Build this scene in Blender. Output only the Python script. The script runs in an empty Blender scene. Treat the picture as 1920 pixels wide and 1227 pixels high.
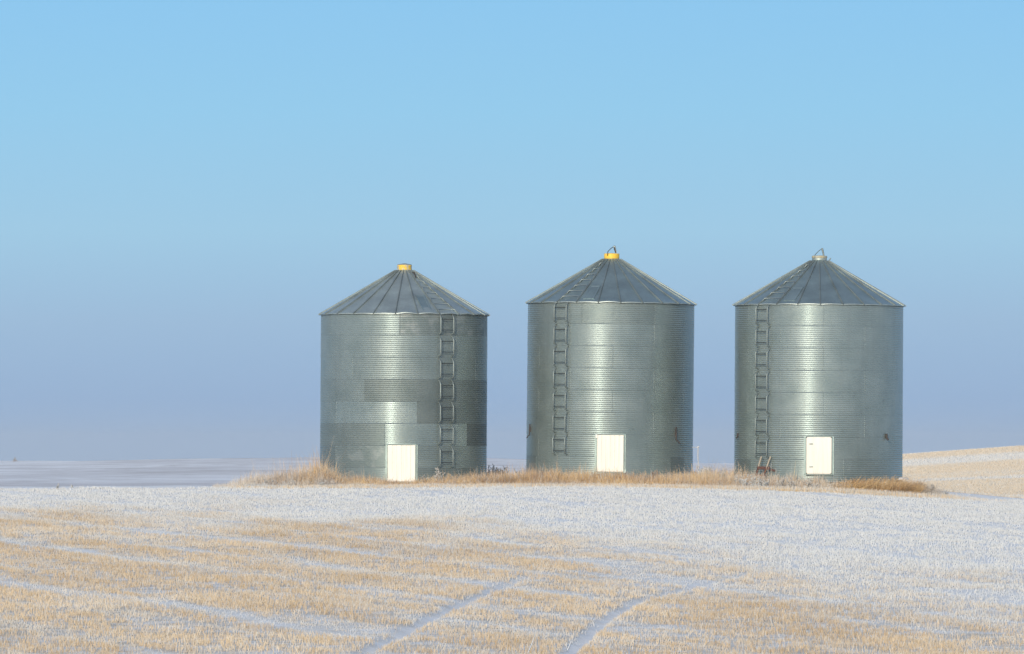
import bpy, math, random
import numpy as np
from mathutils import Vector, Matrix

random.seed(7)
rng = np.random.default_rng(11)
scene = bpy.context.scene
COL = scene.collection
PI = math.pi
R_ = math.radians

EYE = 0.78            # eye height above the foot of the middle bin
DIST = 260.0          # metres from the camera to the row of bins
F = 13986.0           # focal length in pixels of a 1920 wide frame
SUN_AZ, SUN_EL = 17.0, 19.0   # sun behind the camera, to its left

# ------------------------------------------------------------------ helpers
def tag(o, label=None, cat=None, group=None, kind=None):
    if label: o['label'] = label
    if cat: o['category'] = cat
    if group: o['group'] = group
    if kind: o['kind'] = kind
    return o

def empty(name, loc, label, cat, group=None):
    o = bpy.data.objects.new(name, None)
    COL.objects.link(o)
    o.location = loc
    o.empty_display_size = 0.3
    return tag(o, label, cat, group)

class MB:
    """collects shapes and links them as one mesh object"""
    def __init__(s):
        s.v, s.f, s.sm, s.mi = [], [], [], []
    def add(s, verts, faces, smooth=False, mi=0):
        b = len(s.v)
        s.v.extend([tuple(p) for p in verts])
        for fc in faces:
            s.f.append([b + i for i in fc]); s.sm.append(smooth); s.mi.append(mi)
    def box(s, c, size, rot=None, mi=0, bevel=0.0):
        hx, hy, hz = size[0] / 2, size[1] / 2, size[2] / 2
        c = Vector(c)
        if bevel <= 0:
            pts = [Vector((x, y, z)) for z in (-hz, hz) for y in (-hy, hy) for x in (-hx, hx)]
            fs = [(0, 2, 3, 1), (4, 5, 7, 6), (0, 1, 5, 4), (2, 6, 7, 3), (0, 4, 6, 2), (1, 3, 7, 5)]
        else:           # chamfered slab in the x-z plane, also chamfered to the front (-y)
            b = bevel
            def ring(ix, y):
                x, z = hx - ix, hz - ix
                return [Vector((-x + b, y, -z)), Vector((x - b, y, -z)), Vector((x, y, -z + b)), Vector((x, y, z - b)),
                        Vector((x - b, y, z)), Vector((-x + b, y, z)), Vector((-x, y, z - b)), Vector((-x, y, -z + b))]
            pts = ring(0, hy) + ring(0, -hy + b * .4) + ring(b * .4, -hy)
            fs = [tuple(range(7, -1, -1))[::-1], tuple(range(16, 24))]
            for k in range(2):
                for i in range(8):
                    j = (i + 1) % 8
                    fs.append((k * 8 + i, k * 8 + j, (k + 1) * 8 + j, (k + 1) * 8 + i))
        if rot is not None: pts = [rot @ p for p in pts]
        s.add([p + c for p in pts], fs, False, mi)
    def tube(s, pts, rad, n=8, mi=0, caps=True):
        pts = [Vector(p) for p in pts]
        m = len(pts)
        rad = [rad] * m if isinstance(rad, (int, float)) else rad
        verts = []
        ref = None
        for i, p in enumerate(pts):
            t = (pts[min(i + 1, m - 1)] - pts[max(i - 1, 0)]).normalized()
            if ref is None:
                ref = Vector((1, 0, 0)) if abs(t.x) < .8 else Vector((0, 1, 0))
            a = (ref - t * ref.dot(t)).normalized(); b = t.cross(a); ref = a
            for k in range(n):
                an = 2 * PI * k / n
                verts.append(p + (a * math.cos(an) + b * math.sin(an)) * rad[i])
        fs = []
        for i in range(m - 1):
            for k in range(n):
                j = (k + 1) % n
                fs.append((i * n + k, i * n + j, (i + 1) * n + j, (i + 1) * n + k))
        s.add(verts, fs, True, mi)
        if caps:
            s.add(verts[:n], [tuple(range(n))[::-1]], False, mi)
            s.add(verts[-n:], [tuple(range(n))], False, mi)
    def lathe(s, prof, n=48, mi=0, smooth=True, a0=0.0):
        verts, fs = [], []
        for (r, z) in prof:
            for k in range(n):
                a = a0 + 2 * PI * k / n
                verts.append((r * math.sin(a), -r * math.cos(a), z))
        for i in range(len(prof) - 1):
            for k in range(n):
                j = (k + 1) % n
                fs.append((i * n + k, i * n + j, (i + 1) * n + j, (i + 1) * n + k))
        s.add(verts, fs, smooth, mi)
    def build(s, name, mats, parent=None):
        me = bpy.data.meshes.new(name)
        me.from_pydata(s.v, [], s.f)
        for m in (mats if isinstance(mats, (list, tuple)) else [mats]): me.materials.append(m)
        me.polygons.foreach_set('use_smooth', s.sm)
        me.polygons.foreach_set('material_index', s.mi)
        me.update()
        o = bpy.data.objects.new(name, me)
        COL.objects.link(o)
        if parent is not None: o.parent = parent
        return o

def np_mesh(name, verts, quads, mat, smooth=False, floats=None):
    """mesh object from numpy arrays; floats = {attribute: per-vertex values}"""
    me = bpy.data.meshes.new(name)
    nv, nq = len(verts), len(quads)
    k = quads.shape[1]
    me.vertices.add(nv); me.vertices.foreach_set('co', np.ascontiguousarray(verts, np.float32).ravel())
    me.loops.add(nq * k); me.loops.foreach_set('vertex_index', np.ascontiguousarray(quads, np.int32).ravel())
    me.polygons.add(nq); me.polygons.foreach_set('loop_start', np.arange(0, nq * k, k, dtype=np.int32))
    me.polygons.foreach_set('use_smooth', np.full(nq, smooth, bool))
    me.materials.append(mat)
    for nm, val in (floats or {}).items():
        at = me.attributes.new(nm, 'FLOAT', 'POINT')
        at.data.foreach_set('value', np.ascontiguousarray(val, np.float32))
    me.update(calc_edges=True)
    o = bpy.data.objects.new(name, me)
    COL.objects.link(o)
    return o

# ------------------------------------------------------------------ numpy value noise
_perm = rng.permutation(512)
_rnd = rng.random(512)
def vnoise(x, y, seed=0):
    x = np.asarray(x, float) + seed * 17.3; y = np.asarray(y, float) + seed * 9.7
    xi = np.floor(x).astype(int); yi = np.floor(y).astype(int)
    fx = x - xi; fy = y - yi
    fx = fx * fx * (3 - 2 * fx); fy = fy * fy * (3 - 2 * fy)
    def h(a, b): return _rnd[(_perm[(a & 511)] + b * 57) & 511]
    return (h(xi, yi) * (1 - fx) * (1 - fy) + h(xi + 1, yi) * fx * (1 - fy)
            + h(xi, yi + 1) * (1 - fx) * fy + h(xi + 1, yi + 1) * fx * fy)
def fbm(x, y, seed=0, oct=3):
    s = 0; a = .5; t = 0
    for o in range(oct):
        s = s + a * vnoise(x * 2 ** o, y * 2 ** o, seed + o); t += a; a *= .5
    return s / t
def sstep(a, b, x):
    t = np.clip((np.asarray(x, float) - a) / (b - a), 0, 1)
    return t * t * (3 - 2 * t)

# ------------------------------------------------------------------ terrain
TRACKS = [   # wheel tracks: polylines of ground points (x, y)
    [(-3.6, -138), (-2.75, -131), (-1.75, -117.5), (-.95, -105.5), (.48, -91.5), (1.5, -78), (2.6, -64)],
    [(.7, -137), (1.0, -129.2), (1.75, -115.5), (2.65, -104.2), (4.2, -96.8), (5.9, -88), (7.5, -76), (9.2, -62)],
    ]
def track_dist(x, y):
    d = np.full(np.shape(x), 1e9)
    for tr in TRACKS:
        for (x0, y0), (x1, y1) in zip(tr[:-1], tr[1:]):
            dx, dy = x1 - x0, y1 - y0
            t = np.clip(((x - x0) * dx + (y - y0) * dy) / (dx * dx + dy * dy), 0, 1)
            d = np.minimum(d, np.hypot(x - x0 - t * dx, y - y0 - t * dy))
    return d

def terrain(x, y, fine=True):
    x = np.asarray(x, float); y = np.asarray(y, float)
    D = y + DIST
    u = 960 + F * x / np.maximum(D, 40.0)
    # slope rising from a hollow to the bins
    zs = np.interp(D, [-3000, 0, 60, 95, 115, 130, 190, 252, 258, 300, 6000],
                   [-1.0, -1.0, -2.4, -3.15, -2.93, -2.68, -1.49, -.30, -.24, -.24, -.24])
    zx = np.interp(x, [-60, -17.3, -5.8, 3.35, 10.4, 15.1, 17.5, 24, 60],
                   [-.12, -.055, 0, .053, -.13, -.36, -.47, -.6, -.9])
    z = zs + zx * sstep(140, 250, D)
    # the pad the bins stand on
    pad = np.interp(x, [-12, -8, -3.8, 0, 3.4, 7, 10.6, 14.5, 18], [0, -.02, -.02, .10, .17, .2, .30, .15, 0])
    z = z + pad * sstep(252.5, 256.6, D) * (1 - sstep(268, 275, D))
    # far side: a valley, then the long snow plain
    drop = sstep(258, 420, D)
    left = z * (1 - drop) - 7.0 * drop
    ridge = np.interp(u, [-3000, 0, 150, 330, 600, 900, 1340, 1700, 5000],
                      [-1.4, -.42, -.40, -.05, .42, .25, -.85, -1.0, -1.0])
    far = np.interp(D, [420, 560, 800, 1100, 1500, 1700, 2200, 9000], [-7, -1.95, -1.45, -1.0, -.0, -.5, -9, -9])
    far = far + ridge * sstep(700, 1500, D) * (1 - sstep(1700, 2200, D))
    far = far + (fbm(x / 60, D / 90, 3) - .5) * 1.0 * sstep(520, 700, D) * (1 - sstep(1500, 1700, D))
    left = np.where(D > 420, far, left)
    # right: a stubble hill behind the third bin
    hx = x
    crest = .84 + (hx - 21.9) * .066 + (fbm(x / 9, D / 60, 5) - .5) * .12
    crest = np.clip(crest, -9, 4.5)
    hill = np.where(D < 300, z + (-.95 + .24 - z - .24) * sstep(255, 300, D), 0)
    zd = -1.05 + (x - 15) * .012
    s1 = sstep(256, 300, D)
    base = z * (1 - s1) + zd * s1
    tt = np.clip((D - 300) / 125.0, 0, 1)
    up = zd + (crest - zd) * (tt * (1.55 - .55 * tt))
    hill = np.where(D < 300, base, up)
    hill = np.where(D > 425, crest - (D - 425) * .03, hill)
    hill = np.maximum(hill, -9)
    w = sstep(1480, 1680, u) * sstep(252, 262, D)
    z = left * (1 - w) + hill * w
    if fine:
        near = 1 - sstep(300, 420, D)
        z = z + near * ((fbm(x / 1.7, y / 3.2, 9) - .5) * .07 + (fbm(x / 7, y / 12, 12) - .5) * .16 * (1 - sstep(225, 250, D)))
        td = track_dist(x, y)
        z = z - .09 * (1 - sstep(.08, .22, td)) * (1 - sstep(-101, -88, y))
    return z

def gz(x, y): return float(terrain(np.array([x]), np.array([y]))[0])

# ------------------------------------------------------------------ material helpers
def new_mat(name):
    m = bpy.data.materials.new(name); m.use_nodes = True
    nt = m.node_tree
    return m, nt, nt.nodes['Principled BSDF']
def N(nt, t, **kw):
    n = nt.nodes.new(t)
    for k, v in kw.items(): setattr(n, k, v)
    return n
def L(nt, a, b): nt.links.new(a, b)
def math_n(nt, op, a, b=None, clamp=False):
    n = N(nt, 'ShaderNodeMath', operation=op); n.use_clamp = clamp
    for i, v in enumerate((a, b)):
        if v is None: continue
        if isinstance(v, (int, float)): n.inputs[i].default_value = v
        else: L(nt, v, n.inputs[i])
    return n.outputs[0]
def mixc(nt, fac, a, b, mode='MIX'):
    n = N(nt, 'ShaderNodeMix', data_type='RGBA', blend_type=mode)
    for s, v in ((n.inputs[0], fac), (n.inputs[6], a), (n.inputs[7], b)):
        if isinstance(v, (int, float)): s.default_value = v
        elif isinstance(v, (tuple, list)): s.default_value = (v[0], v[1], v[2], 1)
        else: L(nt, v, s)
    return n.outputs[2]
def noise_n(nt, scale, detail=3, rough=.55, coord='Object', stretch=None):
    tc = N(nt, 'ShaderNodeTexCoord')
    nz = N(nt, 'ShaderNodeTexNoise'); nz.inputs['Scale'].default_value = scale
    nz.inputs['Detail'].default_value = detail; nz.inputs['Roughness'].default_value = rough
    src = tc.outputs[coord]
    if stretch:
        mp = N(nt, 'ShaderNodeMapping'); mp.inputs['Scale'].default_value = stretch
        L(nt, src, mp.inputs['Vector']); src = mp.outputs[0]
    L(nt, src, nz.inputs['Vector'])
    return nz.outputs['Fac']
def ramp(nt, fac, stops):
    r = N(nt, 'ShaderNodeValToRGB')
    el = r.color_ramp.elements
    while len(el) < len(stops): el.new(.5)
    for e, (p, c) in zip(el, stops):
        e.position = p; e.color = (c[0], c[1], c[2], 1) if isinstance(c, (tuple, list)) else (c, c, c, 1)
    L(nt, fac, r.inputs[0])
    return r.outputs[0]
def attr(nt, name):
    return N(nt, 'ShaderNodeAttribute', attribute_name=name)

# galvanized wall: tone / roughness / spotting of each sheet come from the sheet
def make_galv_wall():
    m, nt, b = new_mat('galvanized_corrugated')
    a = attr(nt, 'sheet')
    sp = N(nt, 'ShaderNodeSeparateColor'); L(nt, a.outputs['Color'], sp.inputs[0])
    tone, rgh, spot = sp.outputs[0], sp.outputs[1], sp.outputs[2]
    streak = noise_n(nt, 1.0, 4, .6, stretch=(5.0, 5.0, .35))
    cloud = noise_n(nt, 1.3, 4, .6)
    blot = noise_n(nt, 2.6, 2, .5)
    grain = noise_n(nt, 38.0, 2, .6)
    base = mixc(nt, ramp(nt, cloud, [(.3, 0), (.72, 1)]), (.235, .294, .284), (.30, .358, .346))
    base = mixc(nt, math_n(nt, 'MULTIPLY', ramp(nt, streak, [(.45, 0), (.75, 1)]), .35), base, (.205, .24, .232))
    base = mixc(nt, .16, base, ramp(nt, grain, [(.3, .2), (.7, .8)]), 'OVERLAY')
    base = mixc(nt, math_n(nt, 'MULTIPLY', ramp(nt, blot, [(.5, 0), (.62, 1)]), spot), base, (.44, .48, .465))
    hv = N(nt, 'ShaderNodeHueSaturation'); L(nt, base, hv.inputs['Color']); L(nt, tone, hv.inputs['Value'])
    L(nt, hv.outputs[0], b.inputs['Base Color'])
    b.inputs['Metallic'].default_value = .40
    b2 = N(nt, 'ShaderNodeBsdfPrincipled'); L(nt, hv.outputs[0], b2.inputs['Base Color'])
    b2.inputs['Metallic'].default_value = 1.0
    mx = N(nt, 'ShaderNodeMixShader'); mx.inputs[0].default_value = .40
    L(nt, b.outputs[0], mx.inputs[1]); L(nt, b2.outputs[0], mx.inputs[2])
    L(nt, mx.outputs[0], nt.nodes['Material Output'].inputs['Surface'])
    r = math_n(nt, 'ADD', rgh, math_n(nt, 'MULTIPLY', math_n(nt, 'SUBTRACT', cloud, .5), .12))
    L(nt, math_n(nt, 'ADD', r, .10), b.inputs['Roughness']); L(nt, math_n(nt, 'SUBTRACT', r, .07), b2.inputs['Roughness'])
    return m
def make_galv(name, col=(.40, .45, .435), rough=.42, metal=.8, var=.25):
    m, nt, b = new_mat(name)
    c = noise_n(nt, 1.6, 5, .6)
    g = noise_n(nt, 14, 3, .6)
    k = mixc(nt, ramp(nt, c, [(.3, 0), (.7, 1)]), tuple(x * (1 - var) for x in col), tuple(x * (1 + var * .5) for x in col))
    k = mixc(nt, .15, k, ramp(nt, g, [(.3, .25), (.7, .75)]), 'OVERLAY')
    L(nt, k, b.inputs['Base Color'])
    b.inputs['Metallic'].default_value = metal
    L(nt, math_n(nt, 'ADD', math_n(nt, 'MULTIPLY', math_n(nt, 'SUBTRACT', c, .5), .2), rough), b.inputs['Roughness'])
    return m
def make_rough(name, c0, c1, scale=6, rough=.8, stretch=None):
    m, nt, b = new_mat(name)
    c = noise_n(nt, scale, 5, .65, stretch=stretch)
    L(nt, mixc(nt, ramp(nt, c, [(.35, 0), (.65, 1)]), c0, c1), b.inputs['Base Color'])
    b.inputs['Roughness'].default_value = rough
    return m
GALV_WALL = make_galv_wall()
GALV_ROOF = make_galv('galvanized_roof', (.31, .40, .40), .40, .75, .2)
GALV_ROOF_PALE = make_galv('galvanized_roof_pale', (.42, .49, .475), .44, .7, .2)
GALV_TRIM = make_galv('galvanized_trim', (.36, .41, .39), .48, .6, .2)
GALV_DARK = make_galv('galvanized_ladder', (.21, .25, .245), .5, .55, .3)
RUNG = make_galv('dark_rung', (.06, .075, .075), .5, .5, .3)  # wall ladder rungs: shade of their undersides put into the base colour
def make_door():
    m, nt, b = new_mat('white_door_paint')
    s = noise_n(nt, 1.0, 4, .6, stretch=(9, 9, .5))
    d = noise_n(nt, 5, 4, .7)
    k = mixc(nt, ramp(nt, s, [(.42, 0), (.7, 1)]), (.82, .79, .71), (.74, .705, .615))
    k = mixc(nt, ramp(nt, d, [(.68, 0), (.8, .55)]), k, (.52, .49, .42))
    L(nt, k, b.inputs['Base Color']); b.inputs['Roughness'].default_value = .55
    return m
DOOR = make_door()
def make_yellow(name, wear):
    m, nt, b = new_mat(name)
    s = noise_n(nt, 7, 5, .7)
    w = ramp(nt, s, [(wear, 0), (wear + .1, 1)])
    k = mixc(nt, w, (.78, .50, .045), (.40, .40, .36))
    L(nt, k, b.inputs['Base Color']); b.inputs['Roughness'].default_value = .55
    return m
YELLOW = make_yellow('yellow_cap_paint', .68)
YELLOW_WORN = make_yellow('worn_yellow_cap_paint', .46)
YELLOW_FADED = make_rough('faded_yellow_band', (.40, .34, .19), (.32, .33, .29), 9, .6)
BLACK = make_rough('dark_iron', (.022, .020, .020), (.055, .040, .032), 12, .7)
RUST = make_rough('rusty_iron', (.10, .035, .022), (.16, .075, .05), 14, .85)
WOOD = make_rough('weathered_wood', (.30, .26, .20), (.46, .41, .33), 6, .85, (6, 6, .8))
FROSTED = make_rough('frosted_white', (.46, .48, .50), (.62, .63, .65), 20, .8)
RED_WOOD = make_rough('red_brown_wood', (.07, .028, .022), (.12, .055, .042), 10, .85)

def make_ground():
    m, nt, b = new_mat('snowy_ground')
    geo = N(nt, 'ShaderNodeNewGeometry')
    sx = N(nt, 'ShaderNodeSeparateXYZ'); L(nt, geo.outputs['Position'], sx.inputs[0])
    clump = noise_n(nt, 1.1, 6, .7)
    fine = noise_n(nt, 7.0, 4, .7)
    big = noise_n(nt, .10, 4, .6)
    straw = attr(nt, 'straw').outputs['Fac']
    snow = mixc(nt, ramp(nt, fine, [(.3, 0), (.7, 1)]), (.80, .81, .83), (.87, .875, .885))
    f = math_n(nt, 'MULTIPLY', straw, ramp(nt, clump, [(.38, .15), (.62, .95)]))
    col = mixc(nt, f, snow, mixc(nt, fine, (.40, .33, .23), (.55, .48, .38)))
    # long far plain: snow blown thin over dull grass and bare soil
    st = noise_n(nt, 1.0, 6, .68, stretch=(.030, .010, 1))
    st2 = noise_n(nt, 1.0, 5, .7, stretch=(.14, .030, 1))
    thin = mixc(nt, ramp(nt, st, [(.40, 0), (.62, 1)]), (.88, .88, .90), (.61, .59, .60))
    thin = mixc(nt, math_n(nt, 'MULTIPLY', ramp(nt, st2, [(.5, 0), (.66, 1)]), .5), thin, (.50, .47, .46))
    far = N(nt, 'ShaderNodeMapRange'); far.inputs[1].default_value = 200; far.inputs[2].default_value = 330
    L(nt, sx.outputs[1], far.inputs[0])
    col = mixc(nt, far.outputs[0], col, thin)
    L(nt, col, b.inputs['Base Color']); b.inputs['Roughness'].default_value = .85
    b.inputs['Specular IOR Level'].default_value = .2
    bp = N(nt, 'ShaderNodeBump'); bp.inputs['Strength'].default_value = .6; bp.inputs['Distance'].default_value = .06
    L(nt, math_n(nt, 'ADD', clump, math_n(nt, 'MULTIPLY', fine, .5)), bp.inputs['Height'])
    L(nt, bp.outputs[0], b.inputs['Normal'])
    return m
GROUND = make_ground()

def make_straw(name, cols, frost_col=(.52, .545, .56)):
    """plant stems: 'hue' picks the straw colour of a stem, 'frost' how much hoarfrost sits on it"""
    m, nt, b = new_mat(name)
    hue = attr(nt, 'hue').outputs['Fac']; fr = attr(nt, 'frost').outputs['Fac']
    k = ramp(nt, hue, cols)
    L(nt, mixc(nt, fr, k, frost_col), b.inputs['Base Color'])
    b.inputs['Roughness'].default_value = .75
    b.inputs['Specular IOR Level'].default_value = .25
    return m
STUB = make_straw('stubble_straw', [(0, (.28, .18, .085)), (.35, (.455, .33, .19)), (.75, (.57, .435, .275)), (1, (.64, .525, .375))])
GRASS = make_straw('dry_grass', [(0, (.14, .066, .018)), (.4, (.40, .205, .052)), (.8, (.62, .375, .12)), (1, (.68, .47, .20))])
WEED = make_straw('frosted_weed_stem', [(0, (.16, .10, .06)), (.5, (.36, .24, .14)), (1, (.55, .42, .26))])

# ------------------------------------------------------------------ ground sheet
def axis(segs):
    out = [segs[0][0]]
    for a, b, st in segs:
        n = max(1, int(round((b - a) / st)))
        out += list(np.linspace(a, b, n + 1)[1:])
    return np.array(out)
gx = axis([(-2400, -400, 250), (-400, -120, 35), (-120, -40, 8), (-40, -20, 1.5), (-20, 22, .2), (22, 45, 1.2), (45, 140, 9), (140, 400, 35), (400, 2400, 250)])
gy = axis([(-2500, -500, 250), (-500, -260, 40), (-260, -140, 5), (-140, 12, .22), (12, 60, 1.2), (60, 200, 3.5), (200, 1500, 20), (1500, 2000, 60), (2000, 2500, 250)])
GX, GY = np.meshgrid(gx, gy)
GZ = terrain(GX, GY)

def hill_band(x, D):   # tan stubble with whiter, snowier strips running across the hill
    q = D + (fbm(x / 16, D / 40, 78) - .5) * 16 - (x - 22) * .35
    b = .62 + (fbm(x / 30, q / 7, 77) - .5) * .35
    return b - .40 * np.exp(-((q - 383) / 11) ** 2) - .22 * np.exp(-((q - 336) / 3) ** 2) - .25 * np.exp(-((q - 424) / 5) ** 2) - .2 * np.exp(-((q - 300) / 8) ** 2)
def row_u(x, y):      # distance across the combine passes
    return x * .955 + (y + 99.6) * .295
def frostiness(x, y):  # 0 = bare straw close by, 1 = rimed stubble near the crest
    D = y + DIST
    db = np.interp(x, [-20, -14.8, -6, 0, 6.4, 10.9, 16], [231, 230, 222, 209, 175, 152, 142])
    return sstep(-38, 18, D - db + (fbm(x / 4, y / 22, 21) - .5) * 62)
def frost_streak(x, y):  # rime lying in long irregular streaks along the passes
    u = row_u(x, y) + (fbm(x / 7, y / 18, 35) - .5) * 2.0
    v = (y + 99.6) * .955 - x * .295
    return sstep(.50, .66, fbm(u / .75, v / 13, 63)) * .75 + .5 * sstep(.5, .7, fbm(u / .45, v / 9, 67))
def bareness(x, y):    # 1 = open snow between the swaths, 0 = standing stubble
    u = row_u(x, y)
    wob = (fbm(x / 6, y / 14, 31) - .5) * 2.2
    ph = np.mod(u + wob, 6.4) / 6.4
    band = np.exp(-((ph - .5) / .075) ** 2)
    ph2 = np.mod(u + wob * .6 + 1.7, 3.2) / 3.2
    band = np.maximum(band, .5 * np.exp(-((ph2 - .5) / .09) ** 2))
    pat = fbm(u / .9, ((y + 99.6) * .955 - x * .295) / 12, 41)
    b = band * (.10 + .48 * sstep(.3, .65, fbm(x / 9, y / 22, 47))) + sstep(.58, .74, pat) * .6
    td = track_dist(x, y)
    b = np.maximum(b, 1.0 * (1 - sstep(.08, .26, td)) * (1 - .9 * sstep(-101, -88, y)))
    return np.clip(b, 0, 1)

straw_attr = (1 - frostiness(GX, GY)) * (1 - .75 * bareness(GX, GY)) * (1 - sstep(-30, 10, GY)) * .85
hill_zone = sstep(1450, 1650, 960 + F * GX / np.maximum(GY + DIST, 40)) * sstep(8, 40, GY)
straw_attr = np.maximum(straw_attr, hill_zone * (.30 + .55 * sstep(.36, .62, hill_band(GX, GY + DIST))))
ny, nx = GX.shape
idx = np.arange(ny * nx).reshape(ny, nx)
quads = np.stack([idx[:-1, :-1], idx[:-1, 1:], idx[1:, 1:], idx[1:, :-1]], -1).reshape(-1, 4)
ground = np_mesh('ground', np.stack([GX, GY, GZ], -1).reshape(-1, 3), quads, GROUND, True, {'straw': straw_attr.ravel()})
tag(ground, 'snow covered stubble field sloping up to the bins with hills beyond', 'ground', kind='structure')

# ------------------------------------------------------------------ stubble (uncountable)
def stalks(x, y, h, w, lean, frost, hue, name, mat):
    n = len(x)
    z = terrain(x, y) - .015
    yaw = rng.normal(0, .75, n)                    # blade faces turn every way, mostly across the view
    ax, ay = np.cos(yaw), np.sin(yaw)
    lx = rng.normal(0, lean, n) * h; ly = rng.normal(0, lean, n) * h
    hw = w / 2
    tw = hw * rng.uniform(.45, .95, n)
    P = np.empty((n, 4, 3))
    P[:, 0] = np.stack([x - ax * hw, y - ay * hw, z], -1)
    P[:, 1] = np.stack([x + ax * hw, y + ay * hw, z], -1)
    P[:, 2] = np.stack([x + lx + ax * tw, y + ly + ay * tw, z + h], -1)
    P[:, 3] = np.stack([x + lx - ax * tw, y + ly - ay * tw, z + h], -1)
    q = np.arange(n * 4).reshape(n, 4)
    fr = np.stack([frost * .7, frost * .7, np.minimum(frost * 1.15 + .05, 1), np.minimum(frost * 1.15 + .05, 1)], -1).ravel()
    return np_mesh(name, P.reshape(-1, 3), q, mat, False, {'frost': fr, 'hue': np.repeat(hue, 4)})

def near_stubble():
    M = 1250000
    # uniform over the wedge the camera sees, plus a margin at both sides
    D = np.sqrt(rng.uniform(122.0 ** 2, 253.2 ** 2, M))
    x = rng.uniform(-1, 1, M) * (D * .0687 + 2.0)
    y = D - DIST
    # plants stand in tufts along the drill rows
    x = x + rng.normal(0, .02, M)
    b = bareness(x, y); fr = frostiness(x, y)
    tuft = fbm(x / .24, y / .8, 61, 2)
    keep = rng.random(M) < (1 - b * (.60 - .20 * fr)) * (1 - .38 * fr) * (.16 + .25 * tuft + .75 * sstep(.36, .64, tuft)) * (1 - .2 * np.clip(frost_streak(x, y), 0, 1))
    td = track_dist(x, y) + (fbm(x / .5, y / 1.6, 99) - .5) * .22
    keep &= rng.random(M) < np.clip(sstep(.02, .14, td) + .10 + .9 * sstep(-101, -88, y) + .8 * sstep(.46, .62, fbm(x / 1.2, y / 3, 97)), 0, 1)
    x, y, b, fr = x[keep], y[keep], b[keep], fr[keep]
    n = len(x)
    h = rng.uniform(.05, .115, n) * (1 - .15 * fr) * (.75 + .5 * fbm(x / 1.5, y / 3, 71)) * (1 - .5 * b)
    w = rng.uniform(.005, .011, n) * (1 + .5 * fr)
    fs = frost_streak(x, y)
    h = h * (1 - .28 * np.clip(fs, 0, 1) * (1 - fr))
    frost = np.clip(fr * 1.0 + b * .75 + fs * .40 * (1 - fr) + rng.normal(0, .16, n) + .02, 0, 1)
    frost = np.where(rng.random(n) < .07, np.maximum(frost, .85), frost)
    hue = np.clip(rng.normal(.52, .22, n) + (fbm(x / 3, y / 6, 81) - .5) * .7, 0, 1)
    o = stalks(x, y, h, w, .16, frost, hue, 'stubble', STUB)
    return tag(o, 'cut straw stubble, tan in front and white with frost near the crest', 'stubble', kind='stuff')
near_stubble()

def hill_stubble():
    M = 330000
    D = rng.uniform(258, 424, M)
    u = rng.uniform(1560, 2060, M)
    x = (u - 960) * D / F; y = D - DIST
    band = hill_band(x, D)
    keep = rng.random(M) < (.35 + .65 * sstep(.36, .62, band)) * sstep(1500, 1700, u)
    x, y, band = x[keep], y[keep], band[keep]
    n = len(x)
    frost = np.clip(.30 + rng.normal(0, .2, n) + .50 * (1 - sstep(.36, .62, band)) + .2 * (1 - sstep(0, 25, y)), 0, 1)
    o = stalks(x, y, rng.uniform(.05, .11, n), rng.uniform(.010, .022, n), .16, frost, np.clip(rng.normal(.80, .16, n), 0, 1), 'stubble', STUB)
    return tag(o, 'pale stubble bands on the hill behind the right bin', 'stubble', kind='stuff')
hill_stubble()

# ------------------------------------------------------------------ long grass round the bins
BINS = [(-3.79, 0.0, -.391, 2.9), (3.393, 0.0, 0.0, 2.9), (10.59, -2.0, -.106, 2.906)]
def inside_bin(x, y, r=2.95):
    k = np.zeros(np.shape(x), bool)
    for bx, by, _, _ in BINS: k |= np.hypot(x - bx, y - by) < r
    return k
def blades(x, y, h, w, lean, curl, frost0, hue, name, mat, tip=.5, dirbias=0.0):
    n = len(x)
    z = terrain(x, y) - .02
    yaw = rng.normal(0, .7, n); ax, ay = np.cos(yaw), np.sin(yaw)
    la = rng.uniform(0, 2 * PI, n)
    ln = np.abs(rng.normal(0, lean, n))
    dx, dy = np.cos(la) * ln + dirbias, np.sin(la) * ln * .7
    S = 4
    P = np.empty((n, S, 2, 3)); fr = np.empty((n, S, 2))
    for s in range(S):
        t = s / (S - 1)
        off = t + curl * t * t
        hz = z + h * (t - .35 * ln * t * t)
        ww = w / 2 * (1 - .75 * t)
        px, py = x + dx * h * off, y + dy * h * off
        P[:, s, 0] = np.stack([px - ax * ww, py - ay * ww, hz], -1)
        P[:, s, 1] = np.stack([px + ax * ww, py + ay * ww, hz], -1)
        fr[:, s, :] = np.clip(frost0 + tip * max(0, t - .35) * 1.4, 0, 1)[:, None]
    base = (np.arange(n) * S * 2)[:, None]
    q = np.concatenate([base + np.array([[2 * s, 2 * s + 1, 2 * s + 3, 2 * s + 2]]) for s in range(S - 1)], 1).reshape(-1, 4)
    return np_mesh(name, P.reshape(-1, 3), q, mat, True, {'frost': fr.ravel(), 'hue': np.repeat(hue, S * 2)})

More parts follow.
